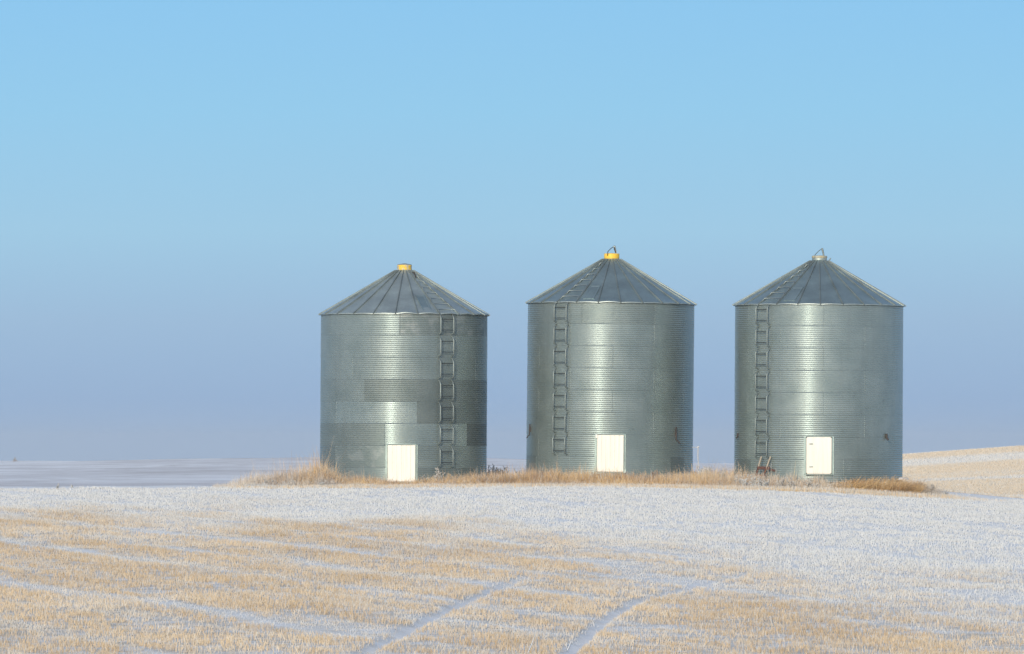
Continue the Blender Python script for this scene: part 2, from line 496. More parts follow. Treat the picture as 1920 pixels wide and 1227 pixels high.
GPX = [425, 450, 480, 520, 560, 600, 625, 640, 700, 745, 790, 860, 900, 960, 1010, 1040, 1100, 1150, 1200, 1240, 1300, 1340, 1400, 1450, 1500, 1560, 1620, 1700, 1760, 1800, 1850]
GPH = [.10, .26, .34, .40, .50, .64, .52, .33, .32, .20, .24, .33, .35, .36, .44, .44, .35, .31, .27, .27, .36, .42, .46, .40, .36, .27, .18, .20, .15, .08, .03]
GPF = [.50, .45, .40, .30, .18, .08, .06, .05, .03, .03, .05, .06, .06, .05, .02, .02, .02, .02, .05, .08, .12, .15, .26, .32, .32, .40, .45, .45, .5, .6, .75]
def long_grass():
    M = 95000
    x = rng.uniform(-10.2, 16.2, M)
    D = 252.0 + np.abs(rng.normal(0, 1, M)) * 2.0
    back = rng.random(M) < .22
    D = np.where(back, rng.uniform(254, 264, M), D)
    y = D - DIST
    edge = 252.3 + (fbm(x / 1.3, x * 0 + 2, 15) - .5) * 1.4 + .0
    u = 960 + F * x / D
    H = np.interp(u, GPX, GPH); fz = np.interp(u, GPX, GPF)
    keep = (D > edge) & ~inside_bin(x, y) & (H > .04)
    # thinner behind the first metres, and left tail narrows
    keep &= rng.random(M) < np.interp(u, [425, 470, 600, 1700, 1850], [.6, .95, 1, .8, .15])
    keep &= ~((u > 1570) & (D > 254.5) & (rng.random(M) < .7))
    x, y, D, H, fz, u = x[keep], y[keep], D[keep], H[keep], fz[keep], u[keep]
    n = len(x)
    tuft = fbm(x / .45, y / .6, 19)
    h = np.where(u < 640, 1.55, 1.32) * H * (.30 + 1.0 * tuft) * rng.uniform(.35, 1.1, n) * (1 + .6 * (rng.random(n) < .10))
    h *= np.clip(.35 + .65 * sstep(252.2, 254.2, D), 0, 1)
    frost = np.clip(fz + rng.normal(0, .10, n) + .6 * (1 - sstep(252.0, 253.3, D)), 0, 1)
    frost = np.where(rng.random(n) < .04, .85, frost)
    hue = np.clip(rng.normal(.58, .22, n) + (fbm(x / .9, y / .9, 23) - .5) * 1.1 + .12 * (u > 1290), 0, 1)
    o = blades(x, y, h, rng.uniform(.008, .018, n), .30, .5, frost, hue, 'dry_grass', GRASS, .36)
    return tag(o, 'golden dry grass with frosted tips along the feet of the bins', 'grass', kind='stuff')
long_grass()
def fringe():
    M = 26000
    x = rng.uniform(-9.6, 16.6, M); u0 = 960 + F * x / 252.0
    D = 251.9 - np.interp(u0, [400, 1300, 1560, 1850], [0, .2, .9, 1.2]) + rng.normal(0, .55, M)
    y = D - DIST
    keep = rng.random(M) < (.25 + .75 * fbm(x / .5, y, 16)) * np.interp(u0, [440, 520, 1700, 1880], [.4, 1, 1, .15])
    x, y, D, u0 = x[keep], y[keep], D[keep], u0[keep]
    n = len(x)
    h = rng.uniform(.08, .17, n) * np.interp(u0, [500, 1300, 1560, 1760, 1850], [.9, 1.1, 1.5, 1.3, .7])
    frost = np.clip(rng.normal(.35, .28, n), 0, 1)
    o = blades(x, y, h, rng.uniform(.008, .016, n), .22, .3, frost, np.clip(rng.normal(.9, .12, n), 0, 1), 'short_grass', GRASS, .45)
    return tag(o, 'short peach coloured frosted stems fringing the front of the dry grass', 'grass', kind='stuff')
fringe()
def matted_grass():
    M = 9000
    u = rng.uniform(1560, 1765, M)
    D = 253.3 + np.abs(rng.normal(0, 1, M)) * 1.3
    x = (u - 960) * D / F; y = D - DIST
    keep = ~inside_bin(x, y, 2.93)
    x, y, u = x[keep], y[keep], u[keep]
    n = len(x)
    hh = np.interp(u, [1560, 1600, 1690, 1720, 1765], [.14, .30, .38, .34, .10])
    o = blades(x, y, hh * (.3 + 1.1 * fbm(x / .6, y / .6, 57)) * rng.uniform(.5, 1.5, n), rng.uniform(.010, .020, n), .9, 1.1, np.clip(rng.normal(.02, .06, n) + .5 * (u > 1725), 0, 1),
               np.clip(rng.normal(.66, .25, n) + (fbm(x / .5, y / .4, 55) - .5) * .8, 0, 1), 'matted_grass', GRASS, .2, .25)
    return tag(o, 'flattened dark brown grass heaped against the right bin', 'grass', kind='stuff')
matted_grass()

# ------------------------------------------------------------------ grain bins
RING_H, NRING, NWAVE, SEG, NCOL = .762, 8, 11, 6, 192
AMP = .0078
WALL_H = RING_H * NRING
def wall_mesh(R, spec, seed, parent):
    """spec[ring] = list of (start angle deg, tone, roughness, spot); sheets wrap round"""
    rs = random.Random(seed)
    V, Fc, A = [], [], []
    rows = NWAVE * SEG + 1
    for ring in range(NRING):                      # ring 0 at the top
        z1 = WALL_H - ring * RING_H
        sheets = sorted(spec[ring])
        ths = [2 * PI * (k + .5) / NCOL - PI for k in range(NCOL)]
        b = len(V)
        for i in range(rows):
            t = i / (rows - 1)
            z = z1 - t * RING_H
            r = R + AMP * math.cos(2 * PI * i / SEG) + .0009 * t   # the lower edge laps outside the next ring
            V.extend([(r * math.sin(a), -r * math.cos(a), z) for a in ths])
        for k in range(NCOL):
            ang = math.degrees(2 * PI * (k + 1) / NCOL - PI)
            cur = sheets[-1]
            for s_ in sheets:
                if s_[0] <= ang: cur = s_
            j = (k + 1) % NCOL
            for i in range(rows - 1):
                Fc.append((b + i * NCOL + k, b + (i + 1) * NCOL + k, b + (i + 1) * NCOL + j, b + i * NCOL + j))
                A.append(cur[1:4])
        # lapped vertical edges with their bolts
        for s_ in sheets:
            a0 = R_(s_[0]); da = .011 / R
            b = len(V)
            for i in range(rows):
                t = i / (rows - 1)
                z = z1 - t * RING_H
                r = R + AMP * math.cos(2 * PI * i / SEG) + .0009 * t
                for a, e in ((a0 - da * 1.2, -.004), (a0 - da, .002), (a0 + da, .002), (a0 + da * 1.2, -.004)):
                    V.append(((r + e) * math.sin(a), -(r + e) * math.cos(a), z))
            for i in range(rows - 1):
                for k in range(3):
                    Fc.append((b + i * 4 + k, b + (i + 1) * 4 + k, b + (i + 1) * 4 + k + 1, b + i * 4 + k + 1))
                    A.append((s_[1] * .97, s_[2] + .01, 0))
            for i in range(1, NWAVE):
                bolt(V, Fc, A, R + .008, a0, z1 - RING_H * (i / NWAVE), .007)
        for k in range(60):
            bolt(V, Fc, A, R + .010, 2 * PI * (k + rs.uniform(-.03, .03)) / 60, z1 - RING_H + .035, .0065)
    me = bpy.data.meshes.new('wall')
    me.from_pydata(V, [], Fc)
    me.materials.append(GALV_WALL)
    me.polygons.foreach_set('use_smooth', [True] * len(Fc))
    at = me.attributes.new('sheet', 'FLOAT_COLOR', 'FACE')
    at.data.foreach_set('color', np.array([(a[0], a[1], a[2], 1) for a in A], np.float32).ravel())
    me.update()
    o = bpy.data.objects.new('wall', me); COL.objects.link(o); o.parent = parent
    return o
def bolt(V, Fc, A, r, a, z, s):
    b = len(V)
    for dr in (0, .007):
        q = s if dr == 0 else s * .7
        for k in range(6):
            an = PI * k / 3
            aa = a + q * math.cos(an) / r
            V.append(((r + dr) * math.sin(aa), -(r + dr) * math.cos(aa), z + q * math.sin(an)))
    Fc.append(tuple(b + 6 + k for k in range(6))); A.append((.8, .5, 0))
    for k in range(6):
        j = (k + 1) % 6
        Fc.append((b + k, b + j, b + 6 + j, b + 6 + k)); A.append((.8, .5, 0))

ROOF_R, CAP_R, ROOF_Z0, ROOF_Z1 = 2.965, .262, WALL_H - .015, WALL_H - .015 + 1.585
def roof_pt(a, t, up=0.0):
    """t = 0 at the eave, 1 at the cap"""
    r = ROOF_R + (CAP_R - .02 - ROOF_R) * t
    z = ROOF_Z0 + (ROOF_Z1 - ROOF_Z0) * t
    n = Vector(((ROOF_Z1 - ROOF_Z0), (ROOF_R - CAP_R))).normalized()
    r += n.x * up; z += n.y * up
    return Vector((r * math.sin(a), -r * math.cos(a), z))
def roof_mesh(off, parent, wavy=(), mat=None):
    mb = MB()
    W = 15.0
    for k in range(24):
        a0, a1 = R_(off + k * W), R_(off + (k + 1) * W)
        amp = .018
        ang = (off + (k + .5) * W + 180) % 360 - 180
        for (w0, w1, am) in wavy:
            if w0 < ang < w1: amp = am
        n, m = 8, 6
        vs = []
        for j in range(m + 1):
            t = [0, .035, .2, .45, .72, 1, 1][j] if j < m else 1
            for i in range(n + 1):
                s = i / n
                a = a0 + (a1 - a0) * s
                bow = math.sin(PI * s)
                e = amp * bow * max(0, 1 - t * 6) - .006 * bow * min(1, t * 5) * (1 - t)
                p = roof_pt(a, t, e)
                vs.append(p)
        fs = []
        for j in range(m - 1):
            for i in range(n):
                fs.append((j * (n + 1) + i, j * (n + 1) + i + 1, (j + 1) * (n + 1) + i + 1, (j + 1) * (n + 1) + i))
        mb.add(vs, fs, True)
        # turned down lip of the sheet
        lip = []
        for i in range(n + 1):
            s = i / n; a = a0 + (a1 - a0) * s
            p = roof_pt(a, 0, amp * math.sin(PI * s))
            q = Vector((p.x * 1.004, p.y * 1.004, p.z - .030))
            lip += [p * 1.0 + Vector((p.x, p.y, 0)) * .0015, q]
        mb.add(lip, [(2 * i, 2 * i + 1, 2 * i + 3, 2 * i + 2) for i in range(n)], True, 1)
        # standing rib over the joint: a rounded channel
        sec = [(-.019, 0), (-.017, .030), (-.009, .040), (.009, .040), (.017, .030), (.019, 0)]
        rv = []
        ts = [-.012, .02, .25, .5, .75, .97]
        for t in ts:
            r = ROOF_R + (CAP_R - ROOF_R) * t
            for (sx, up) in sec:
                wsc = .55 + .45 * min(1, r / 1.2)
                rv.append(roof_pt(a0 + sx * wsc / r, t, up))
        rf = []
        for j in range(len(ts) - 1):
            for i in range(5):
                rf.append((j * 6 + i, j * 6 + i + 1, (j + 1) * 6 + i + 1, (j + 1) * 6 + i))
        mb.add(rv, rf, False, 2)  # darker metal than the sheets, to paint in the shading of the rib sides
        mb.add(rv[:6], [(0, 1, 2, 3, 4, 5)], False, 2)
    return mb.build('roof', [mat or GALV_ROOF, GALV_TRIM, GALV_DARK], parent)

def ladder_section(R, th, ztop, parent, sep=.51, stand=.135, top_curl=True):
    """one ring's length of wall ladder: two bent rails with two rungs between"""
    rad = Vector((math.sin(th), -math.cos(th), 0)); tan = Vector((math.cos(th), math.sin(th), 0))
    mb = MB()
    for s in (-1, 1):
        o = rad * 0 + tan * (s * sep / 2)
        def P(st, z): return rad * (R + st) + o + Vector((0, 0, z))
        pts = [P(.004, ztop - .03), P(.03, ztop - .045), P(stand * .75, ztop - .10), P(stand, ztop - .17),
               P(stand, ztop - RING_H + .14), P(stand * .8, ztop - RING_H + .075), P(.03, ztop - RING_H + .05), P(.004, ztop - RING_H + .05)]
        mb.tube(pts, .025, 8)
    sec = mb.build('ladder_section', GALV_DARK, parent)
    for f in (.27, .755):
        r = MB()
        c = rad * (R + stand) + Vector((0, 0, ztop - RING_H * f))
        r.tube([c - tan * (sep / 2 + .012), c + tan * (sep / 2 + .012)], .016, 8)
        r.build('rung', RUNG, sec)
    return sec
def roof_rungs(a0d, a1d, ts, parent):
    a0, a1 = R_(a0d), R_(a1d)
    for t in ts:
        mb = MB()
        p0, p1 = roof_pt(a0, t, .055), roof_pt(a1, t, .055)
        p0.z = p1.z = (p0.z + p1.z) / 2
        d = (p1 - p0).normalized()
        p0 = p0 + d * .03; p1 = p1 - d * .03
        mb.tube([roof_pt(a0, t - .045, .02) + d * .03, p0, p1, roof_pt(a1, t - .045, .02) - d * .03], .016, 6)
        mb.build('roof_rung', GALV_TRIM, parent)
def roof_hatch(a0d, a1d, t0, t1, roof):
    """raised pan pressed in one roof sheet"""
    mb = MB()
    a0, a1 = R_(a0d), R_(a1d)
    r0 = ROOF_R + (CAP_R - ROOF_R) * t0; r1 = ROOF_R + (CAP_R - ROOF_R) * t1
    mid = (a0 + a1) / 2; hw = (a1 - a0) / 2 * r1 * .98
    def ring(g, up):
        return [roof_pt(mid - (hw - g) / r0, t0 + g * .35, up), roof_pt(mid + (hw - g) / r0, t0 + g * .35, up),
                roof_pt(mid + (hw - g) / r1, t1 - g * .35, up), roof_pt(mid - (hw - g) / r1, t1 - g * .35, up)]
    v = ring(0, -.01) + ring(.0, .022) + ring(.03, .03) + ring(.06, .012)
    fs = []
    for k in range(3):
        for i in range(4):
            j = (i + 1) % 4
            fs.append((k * 4 + i, k * 4 + j, (k + 1) * 4 + j, (k + 1) * 4 + i))
    fs.append((12, 13, 14, 15))
    mb.add(v, fs, False)
    return mb.build('roof_hatch', GALV_ROOF, roof)

def door(R, x0, x1, z0, z1, parent, planks=6, marks=False, sill=False, frame_right=True, ears=False):
    y = -math.sqrt(R * R - ((x0 + x1) / 2) ** 2) - .035
    w, h = x1 - x0, z1 - z0
    xc, zc = (x0 + x1) / 2, (z0 + z1) / 2
    mb = MB()
    if planks > 1:
        pw = w / planks
        for k in range(planks):
            mb.box((x0 + pw * (k + .5), y - .012 - .0008 * ((k * 7) % 3), zc), (pw - .003, .045, h - .012), bevel=.006)
    else:
        mb.box((xc, y - .012, zc), (w, .045, h), bevel=.045)
        for k in range(1, 4):
            mb.box((x0 + w * k / 4, y - .037, zc), (.012, .006, h - .12))
    d = mb.build('door', DOOR, parent)
    fm = MB()
    for s, xx in ((-1, x0), (1, x1)):
        # flange with its column of bolts
        ya = -math.sqrt(max(R * R - (xx + s * .06) ** 2, 0)) - .016
        fm.box((xx + s * .050, ya, zc), (.055, .02, h + .03))
        fm.box((xx + s * .016, y + .004, zc), (.014, .07, h + .03))
        nb = 19
        for i in range(nb):
            zz = z0 + h * (i + .5) / nb
            fm.box((xx + s * .066, ya - .013, zz), (.022, .012, .022))
    fm.box((xc, y + .006, z1 + .022), (w + .04, .075, .018))
    fm.box((xc, y + .006, z0 - .022), (w + .04, .075, .018))
    if sill:
        fm.box((x0 + .02, y - .03, z0 - .055), (.34, .10, .028))
        fm.box((x1 + .055, y - .03, z0 + .03), (.075, .03, .12))
    fm.build('door_frame', GALV_ROOF, d)
    if ears:
        for xx in (x0 - .02,):
            e = MB(); e.box((xx, y - .045, z1 - .06), (.075, .03, .12), bevel=.01); e.build('latch', DOOR, d)
    if marks:
        for zz in (z1 - .24, z0 + .25):
            e = MB()
            e.tube([(x0 + .12, y - .052, zz + .015), (x0 + .14, y - .062, zz - .01), (x0 + .19, y - .062, zz + .012), (x0 + .21, y - .05, zz - .01)], .009, 6)
            e.box((x0 + .165, y - .038, zz), (.13, .008, .045))
            e.build('latch', GALV_TRIM, d)
    return d

def cap_ring(parent, mats, prof, extra=None):
    mb = MB()
    mb.lathe(prof[0], 40, 0)
    if len(prof) > 1: mb.lathe(prof[1], 40, 1)
    if len(prof) > 2: mb.lathe(prof[2], 40, 2)
    return mb.build('roof_cap', mats, parent)

def rand_spec(seed, tone=1.0, rough=.40, jit=.02):
    rs = random.Random(seed); out = []
    for ring in range(NRING):
        o = 0.7 + (30 if ring % 2 else 0)
        out.append([(o - 180 + 60 * k - (o - 180 + 60 * k > 180) * 360, tone * rs.uniform(1 - jit, 1 + jit), rough + rs.uniform(-.0015, .0015), 0) for k in range(6)])
    return out
def put(spec, ring, a0, a1, tone, rough, spot=0):
    """lay a sheet between two angles in one ring"""
    old = sorted(spec[ring])
    last = [s for s in old if s[0] <= a1]
    resume = (a1,) + (last[-1][1:] if last else old[-1][1:])
    spec[ring] = [s for s in old if s[0] < a0 or s[0] > a1 + 3] + [(a0, tone, rough, spot), resume]
def bracket(parent, R, th, z1, z0, out, dz, rad=.02):
    rd = Vector((math.sin(th), -math.cos(th), 0))
    mb = MB()
    P = lambda s, z: rd * (R + s) + Vector((0, 0, z))
    mb.tube([P(.03, z1), P(.045, (z1 + z0) / 2), P(.045, z0), P(.06 + out * .4, z0 - dz * .4), P(.05 + out, z0 - dz)], [rad, rad, rad * 1.1, rad, rad * .9], 8)
    mb.box(P(.02, (z1 + z0) / 2), (.05, .04, abs(z1 - z0) * .5), Matrix.Rotation(th, 3, 'Z'))
    return mb.build('bracket', BLACK, parent)

GROUP = 'round galvanized grain bins in a row'
# ---- left bin
g1 = empty('grain_bin', (BINS[0][0], BINS[0][1], BINS[0][2]), 'leftmost of the three steel grain bins, patchwork wall, worn yellow cap and no lid handle', 'grain bin', GROUP)
g1.rotation_euler = (0, R_(.3), R_(0))
S = rand_spec(1, .93, .44, .01)
put(S, 0, -60, -2, .98, .38); put(S, 0, -2, 85, .74, .50, .55)
put(S, 1, -75, -22, .97, .40); put(S, 1, -22, 40, .94, .40)
put(S, 2, -80, -37, .96, .40); put(S, 2, -37, 60, .90, .42)
put(S, 3, -80, -27, .90, .43); put(S, 3, -27, 85, .66, .50)
put(S, 4, -85, -53, .92, .42); put(S, 4, -53, 10, 1.05, .33); put(S, 4, 10, 88, .66, .47)
put(S, 5, -85, -12, .78, .50); put(S, 5, -12, 50, 1.04, .34); put(S, 5, 50, 88, .50, .52)
put(S, 6, -89, -53, .70, .40); put(S, 6, -53, -9, .84, .47, .35); put(S, 6, -9, 70, .88, .40)
put(S, 7, -89, -10, .95, .38); put(S, 7, -10, 60, .66, .46)
wall_mesh(2.9, S, 3, g1)
r1 = roof_mesh(10, g1, wavy=[(0, 90, .045)], mat=GALV_ROOF_PALE)
roof_rungs(25, 40, [.075, .20, .325, .45, .575, .70, .82], g1)
roof_hatch(12.2, 22.7, .06, .40, r1)
for k in range(7): ladder_section(2.9, R_(30.3), WALL_H - k * RING_H, g1)
door(2.9, -.50, .45, .28, 1.545, g1, planks=6)
c = cap_ring(g1, [YELLOW_WORN, GALV_TRIM, GALV_ROOF],
    [[(.262, ROOF_Z1 - .02), (.250, ROOF_Z1 + .09), (.256, ROOF_Z1 + .10), (.256, ROOF_Z1 + .155)], [(.256, ROOF_Z1 + .155), (.245, ROOF_Z1 + .175), (.03, ROOF_Z1 + .215), (0, ROOF_Z1 + .215)]])
b = MB(); b.tube([roof_pt(R_(30), .80, .03), roof_pt(R_(30), .86, .13), roof_pt(R_(32), .90, .05)], .02, 6); b.build('roof_hook', BLACK, g1)

# ---- middle bin
g2 = empty('grain_bin', BINS[1][:3], 'middle of the three steel grain bins, bright yellow cap with a raised lid handle', 'grain bin', GROUP)
g2.rotation_euler = (0, R_(.62), 0)
S = rand_spec(2, 1.0, .365, .008)
put(S, 0, -21, 31, .86, .46); put(S, 0, -75, -21, .92, .42)
put(S, 7, -82, -62, .80, .40); put(S, 7, 45, 63, .74, .40)
wall_mesh(2.9, S, 5, g2)
r2 = roof_mesh(5.6, g2, wavy=[(-10, 10, .035)])
roof_rungs(-39.4, -24.4, [.10, .225, .35, .475, .60, .725, .855], g2)
roof_hatch(-22.7, -11.2, .06, .36, r2)
for k in range(7): ladder_section(2.9, R_(-36.2), WALL_H - k * RING_H, g2)
door(2.9, -.474, .437, .225, 1.505, g2, planks=6, sill=True, ears=True)
c = cap_ring(g2, [YELLOW, BLACK], [[(.262, ROOF_Z1 - .02), (.266, ROOF_Z1 + .01), (.266, ROOF_Z1 + .15), (.255, ROOF_Z1 + .165), (.235, ROOF_Z1 + .16)],
                                   [(.235, ROOF_Z1 + .16), (.10, ROOF_Z1 + .175), (0, ROOF_Z1 + .175)]])
h = MB()
zt = ROOF_Z1 + .19
h.tube([(-.145, -.24, zt - .11), (-.145, -.255, zt), (-.13, -.20, zt + .05), (-.02, -.03, zt + .16), (.085, 0, zt + .235)], .014, 6)
h.tube([(.085, 0, zt + .235), (.10, 0, zt + .13), (.15, 0, zt - .01)], [.024, .028, .022], 6)
hd = h.build('lid_handle', BLACK, c)
h = MB(); h.tube([(.06, -.02, zt + .215), (.10, -.03, zt + .22), (.125, -.02, zt + .17), (.165, -.02, zt)], [.035, .042, .02, .012], 8); h.build('handle_tip', GALV_TRIM, hd)
bracket(g2, 2.9, R_(50.6), 1.80, 1.36, .17, .14, .024)
bracket(g2, 2.9, R_(-72.3), 1.86, 1.48, .10, .12, .02)

# ---- right bin
g3 = empty('grain_bin', BINS[2][:3], 'rightmost of the three steel grain bins, grey cap with faded yellow rim', 'grain bin', GROUP)
g3.rotation_euler = (0, R_(.35), 0)
S = rand_spec(4, 1.02, .365, .008)
put(S, 7, -81, -55, .78, .38); put(S, 7, 51, 80, .98, .27); put(S, 7, 15, 51, .98, .33)
wall_mesh(2.906, S, 8, g3)
r3 = roof_mesh(-1.5, g3)
roof_rungs(-46.5, -31.5, [.10, .225, .35, .475, .60, .725, .855], g3)
roof_hatch(-30, -18, .06, .36, r3)
for k in range(7): ladder_section(2.906, R_(-42.8), WALL_H - k * RING_H, g3)
door(2.906, -.535, .335, .258, 1.53, g3, planks=1, marks=True)
c = cap_ring(g3, [GALV_TRIM, YELLOW_FADED, GALV_DARK], [[(.255, ROOF_Z1 - .02), (.258, ROOF_Z1 + .06)], [(.262, ROOF_Z1 + .06), (.268, ROOF_Z1 + .065), (.268, ROOF_Z1 + .125), (.25, ROOF_Z1 + .14)],
                                                        [(.25, ROOF_Z1 + .14), (.10, ROOF_Z1 + .15), (0, ROOF_Z1 + .15)]])
h = MB(); zt = ROOF_Z1 + .14
h.tube([(-.17, -.20, zt - .09), (-.17, -.215, zt), (-.16, -.17, zt + .03), (-.02, -.03, zt + .17), (.10, 0, zt + .265)], .014, 6)
h.tube([(.10, 0, zt + .265), (.105, 0, zt + .20), (.13, 0, zt + .10), (.15, 0, zt - .02)], [.02, .034, .03, .03], 6)
h.build('lid_handle', GALV_DARK, c)
h = MB(); h.tube([roof_pt(R_(86), .97, .0), roof_pt(R_(86), .97, .13)], .02, 6); h.build('roof_hook', GALV_DARK, g3)
bracket(g3, 2.906, R_(50.2), 1.66, 1.50, .05, .06, .036)
bracket(g3, 2.906, R_(-73.5), 1.66, 1.52, .03, .05, .028)

# ------------------------------------------------------------------ small things near the bins
def P3(px, py, D):   # the ground point or height that sits at that distance
    return Vector(((px - 960) * D / F, D - DIST, EYE - (py - 855) * D / F))
# leaning step ladder at the right bin
lx, ly, lz = BINS[2][:3]
sl = empty('step_ladder', (lx - 2.06, ly - 2.42, lz), 'short rusty wooden ladder leaning below the wall ladder of the right bin', 'ladder')
def loc(v): return Vector(v) - Vector((lx - 2.06, ly - 2.42, lz))
for (bx, tx) in ((-2.27, -2.04), (-2.02, -1.73)):
    rb = Vector((lx + bx, ly - 2.52, lz + .08)); rt = Vector((lx + tx, ly - 2.30 + (0.12 if tx > -1.9 else 0) * -1, lz + .86))
    md = rb.lerp(rt, .50)
    m1 = MB(); m1.tube([loc(md), loc(rt)], .034, 4)
    rl = m1.build('rail', WOOD, sl)
    m2 = MB(); m2.tube([loc(rb), loc(md)], .036, 4)
    m2.build('rail_foot', RUST, rl)
m = MB(); m.box(loc((lx - 1.98, ly - 2.47, lz + .47)), (.44, .045, .10), Matrix.Rotation(R_(2), 3, 'Y')); m.box(loc((lx - 1.66, ly - 2.44, lz + .40)), (.16, .04, .07), Matrix.Rotation(R_(18), 3, 'Y'))
m.build('rung', RED_WOOD, sl)
m = MB(); m.box(loc((lx - 2.08, ly - 2.50, lz + .22)), (.36, .04, .06)); m.build('rung', RUST, sl)

# frosted standpipe between the middle and the right bin
pb = P3(1308.5, 897, 259.4)
sp = empty('standpipe', (pb.x, pb.y, gz(pb.x, pb.y)), 'thin white frosted pipe with a side arm beside the middle bin', 'pipe')
m = MB(); H = EYE - (839 - 855) * 259.4 / F - gz(pb.x, pb.y)
m.tube([(.02, 0, -.1), (.025, 0, H * .4), (0, 0, H * .75), (.01, 0, H)], [.016, .018, .02, .02], 8)
m.build('upright_pipe', FROSTED, sp)
m = MB(); m.tube([(.01, 0, H - .01), (-.12, 0, H + .0), (-.30, .02, H - .005)], .013, 8); m.tube([(-.02, 0, H + .0), (.04, 0, H + .02)], .028, 8); m.build('side_arm', FROSTED, sp)
pb = P3(1302, 897, 261)
m = MB(); zz = gz(pb.x, pb.y)
m.tube([(-.05, 0, -.05), (-.05, 0, .22), (-.02, 0, .30), (.04, 0, .30), (.05, 0, .22), (.05, 0, -.05)], .022, 8)
o = m.build('bent_pipe', BLACK, None); o.location = (pb.x, pb.y, zz)
tag(o, 'small dark bent pipe stub at the right foot of the middle bin', 'pipe')

# lump of snow at the foot of the right bin
def snow_lump():
    n, mrow = 22, 8; vs = []; fs = []
    for j in range(mrow):
        t = j / (mrow - 1)
        for i in range(n):
            a = 2 * PI * i / n
            k = 1 + .22 * math.sin(3 * a + 1) + .12 * math.sin(7 * a)
            r = math.cos(t * PI / 2) ** .8
            vs.append((.19 * k * r * math.cos(a), .18 * k * r * math.sin(a), .085 * math.sin(t * PI / 2) * (1 + .2 * math.sin(2 * a))))
    for j in range(mrow - 1):
        for i in range(n):
            q = (i + 1) % n
            fs.append((j * n + i, j * n + q, (j + 1) * n + q, (j + 1) * n + i))
    m = MB(); m.add(vs, fs, True)
    o = m.build('snow_lump', FROSTED); o.location = (BINS[2][0] + 2.86, BINS[2][1] - .95, BINS[2][2] + .06)
    tag(o, 'small white snow lump against the right foot of the right bin', 'snow')
snow_lump()

# frosted weeds: each a plant of its own
def weed(px, D, h, spread, label, seed, frost=.75, stems=7, hue=.5, thick=1.0, cat='weed', group='frosted weeds round the bins'):
    r = random.Random(seed); thick *= 1.35
    x = (px - 960) * D / F; y = D - DIST
    V, Q, FR, HU = [], [], [], []
    def strip(p0, p1, w0, w1, f0, f1, hu):
        d = (p1 - p0)
        side = Vector((1, r.uniform(-.6, .6), 0)).normalized()
        side = (side - d.normalized() * side.dot(d.normalized())).normalized()
        for sd in (side, d.normalized().cross(side)):
            b = len(V)
            V.extend([p0 - sd * w0, p0 + sd * w0, p1 + sd * w1, p1 - sd * w1])
            Q.append((b, b + 1, b + 2, b + 3)); FR.extend([f0, f0, f1, f1]); HU.extend([hu] * 4)
    for s in range(stems):
        p = Vector((r.gauss(0, .012), r.gauss(0, .012), -.04))
        lean = Vector((r.gauss(0, .40) * spread / .25 * .6, r.gauss(0, .25), 1)).normalized()
        hh = h * r.uniform(.6, 1.05); nseg = 5
        hu = min(1, max(0, hue + r.gauss(0, .15)))
        for k in range(nseg):
            q = p + lean * (hh / nseg) + Vector((r.gauss(0, .012), r.gauss(0, .012), 0))
            t0, t1 = k / nseg, (k + 1) / nseg
            strip(p, q, .009 * thick * (1 - .5 * t0) * .8, .008 * thick * (1 - .5 * t1), frost * (.2 + .8 * t0), frost * (.2 + .8 * t1), hu)
            if k >= 1:
                for _ in range(3):
                    a = r.uniform(0, 2 * PI)
                    dv = Vector((math.cos(a) * .75, math.sin(a) * .75, r.uniform(.3, 1.0))).normalized()
                    ln = h * r.uniform(.08, .24) * (1.15 - .5 * t0)
                    e = p.lerp(q, r.random())
                    strip(e, e + dv * ln, .005 * thick, .008 * thick, frost * .8, frost, hu)
                    for _ in range(2):
                        e2 = e + dv * ln * r.uniform(.5, 1)
                        dv2 = (dv + Vector((r.gauss(0, .6), r.gauss(0, .6), r.uniform(0, .6)))).normalized()
                        strip(e2, e2 + dv2 * ln * .45, .006 * thick, .007 * thick, frost, min(1, frost * 1.1), hu)
            p = q
            lean = (lean + Vector((r.gauss(0, .10), r.gauss(0, .10), 0))).normalized()
    o = np_mesh('frosted_weed' if frost > .3 else 'dry_weed', np.array([tuple(v) for v in V]), np.array(Q), WEED, False, {'frost': np.array(FR), 'hue': np.array(HU)})
    o.location = (x, y, gz(x, y))
    return tag(o, label, cat, group)
weed(612, 254.6, .66, .40, 'tall twiggy frosted weed at the left foot of the left bin', 1, .75, 9, .2, 1.0)
weed(618, 253.8, .46, .30, 'dark brown bushy weed before the left corner of the left bin', 2, .05, 12, .1, 1.3)
weed(588, 254.4, .66, .42, 'pale plumed frosted weed rising from the grass left of the left bin', 41, .88, 8, .7, 1.1)
weed(566, 254.2, .52, .40, 'lower frosted weed in the middle of the grass mound left of the left bin', 42, .85, 7, .7, 1.1)
weed(500, 253.4, .36, .30, 'frosted weed near the left end of the grass mound', 43, .85, 7, .7, 1.1)
weed(972, 257.0, .46, .40, 'frosted weed just left of the foot of the middle bin', 44, .88, 8, .6, 1.1)
weed(1356, 255.5, .50, .34, 'frosted weed left of the foot of the right bin', 45, .75, 7, .7, 1.0)
weed(605, 252.4, .26, .26, 'low white frosted clump at the grass edge before the left bin', 3, .95, 8, .6, 1.4)
weed(647, 254.8, .40, .22, 'thin frosted weed just right of the left corner of the left bin', 4, .8, 5, .5)
weed(687, 255.4, .30, .2, 'sparse frosted weed midway between left corner and door of the left bin', 5, .7, 5, .5)
weed(823, 254.4, .62, .36, 'pale branching frosted weed under the ladder of the left bin', 6, .72, 8, .7, 1.15)
weed(842, 254.8, .50, .12, 'single tan seed stalk right of the ladder of the left bin', 7, .1, 3, .95, 1.3)
weed(797, 254.6, .40, .26, 'low frosted weed just right of the left bin door', 8, .55, 7, .7)
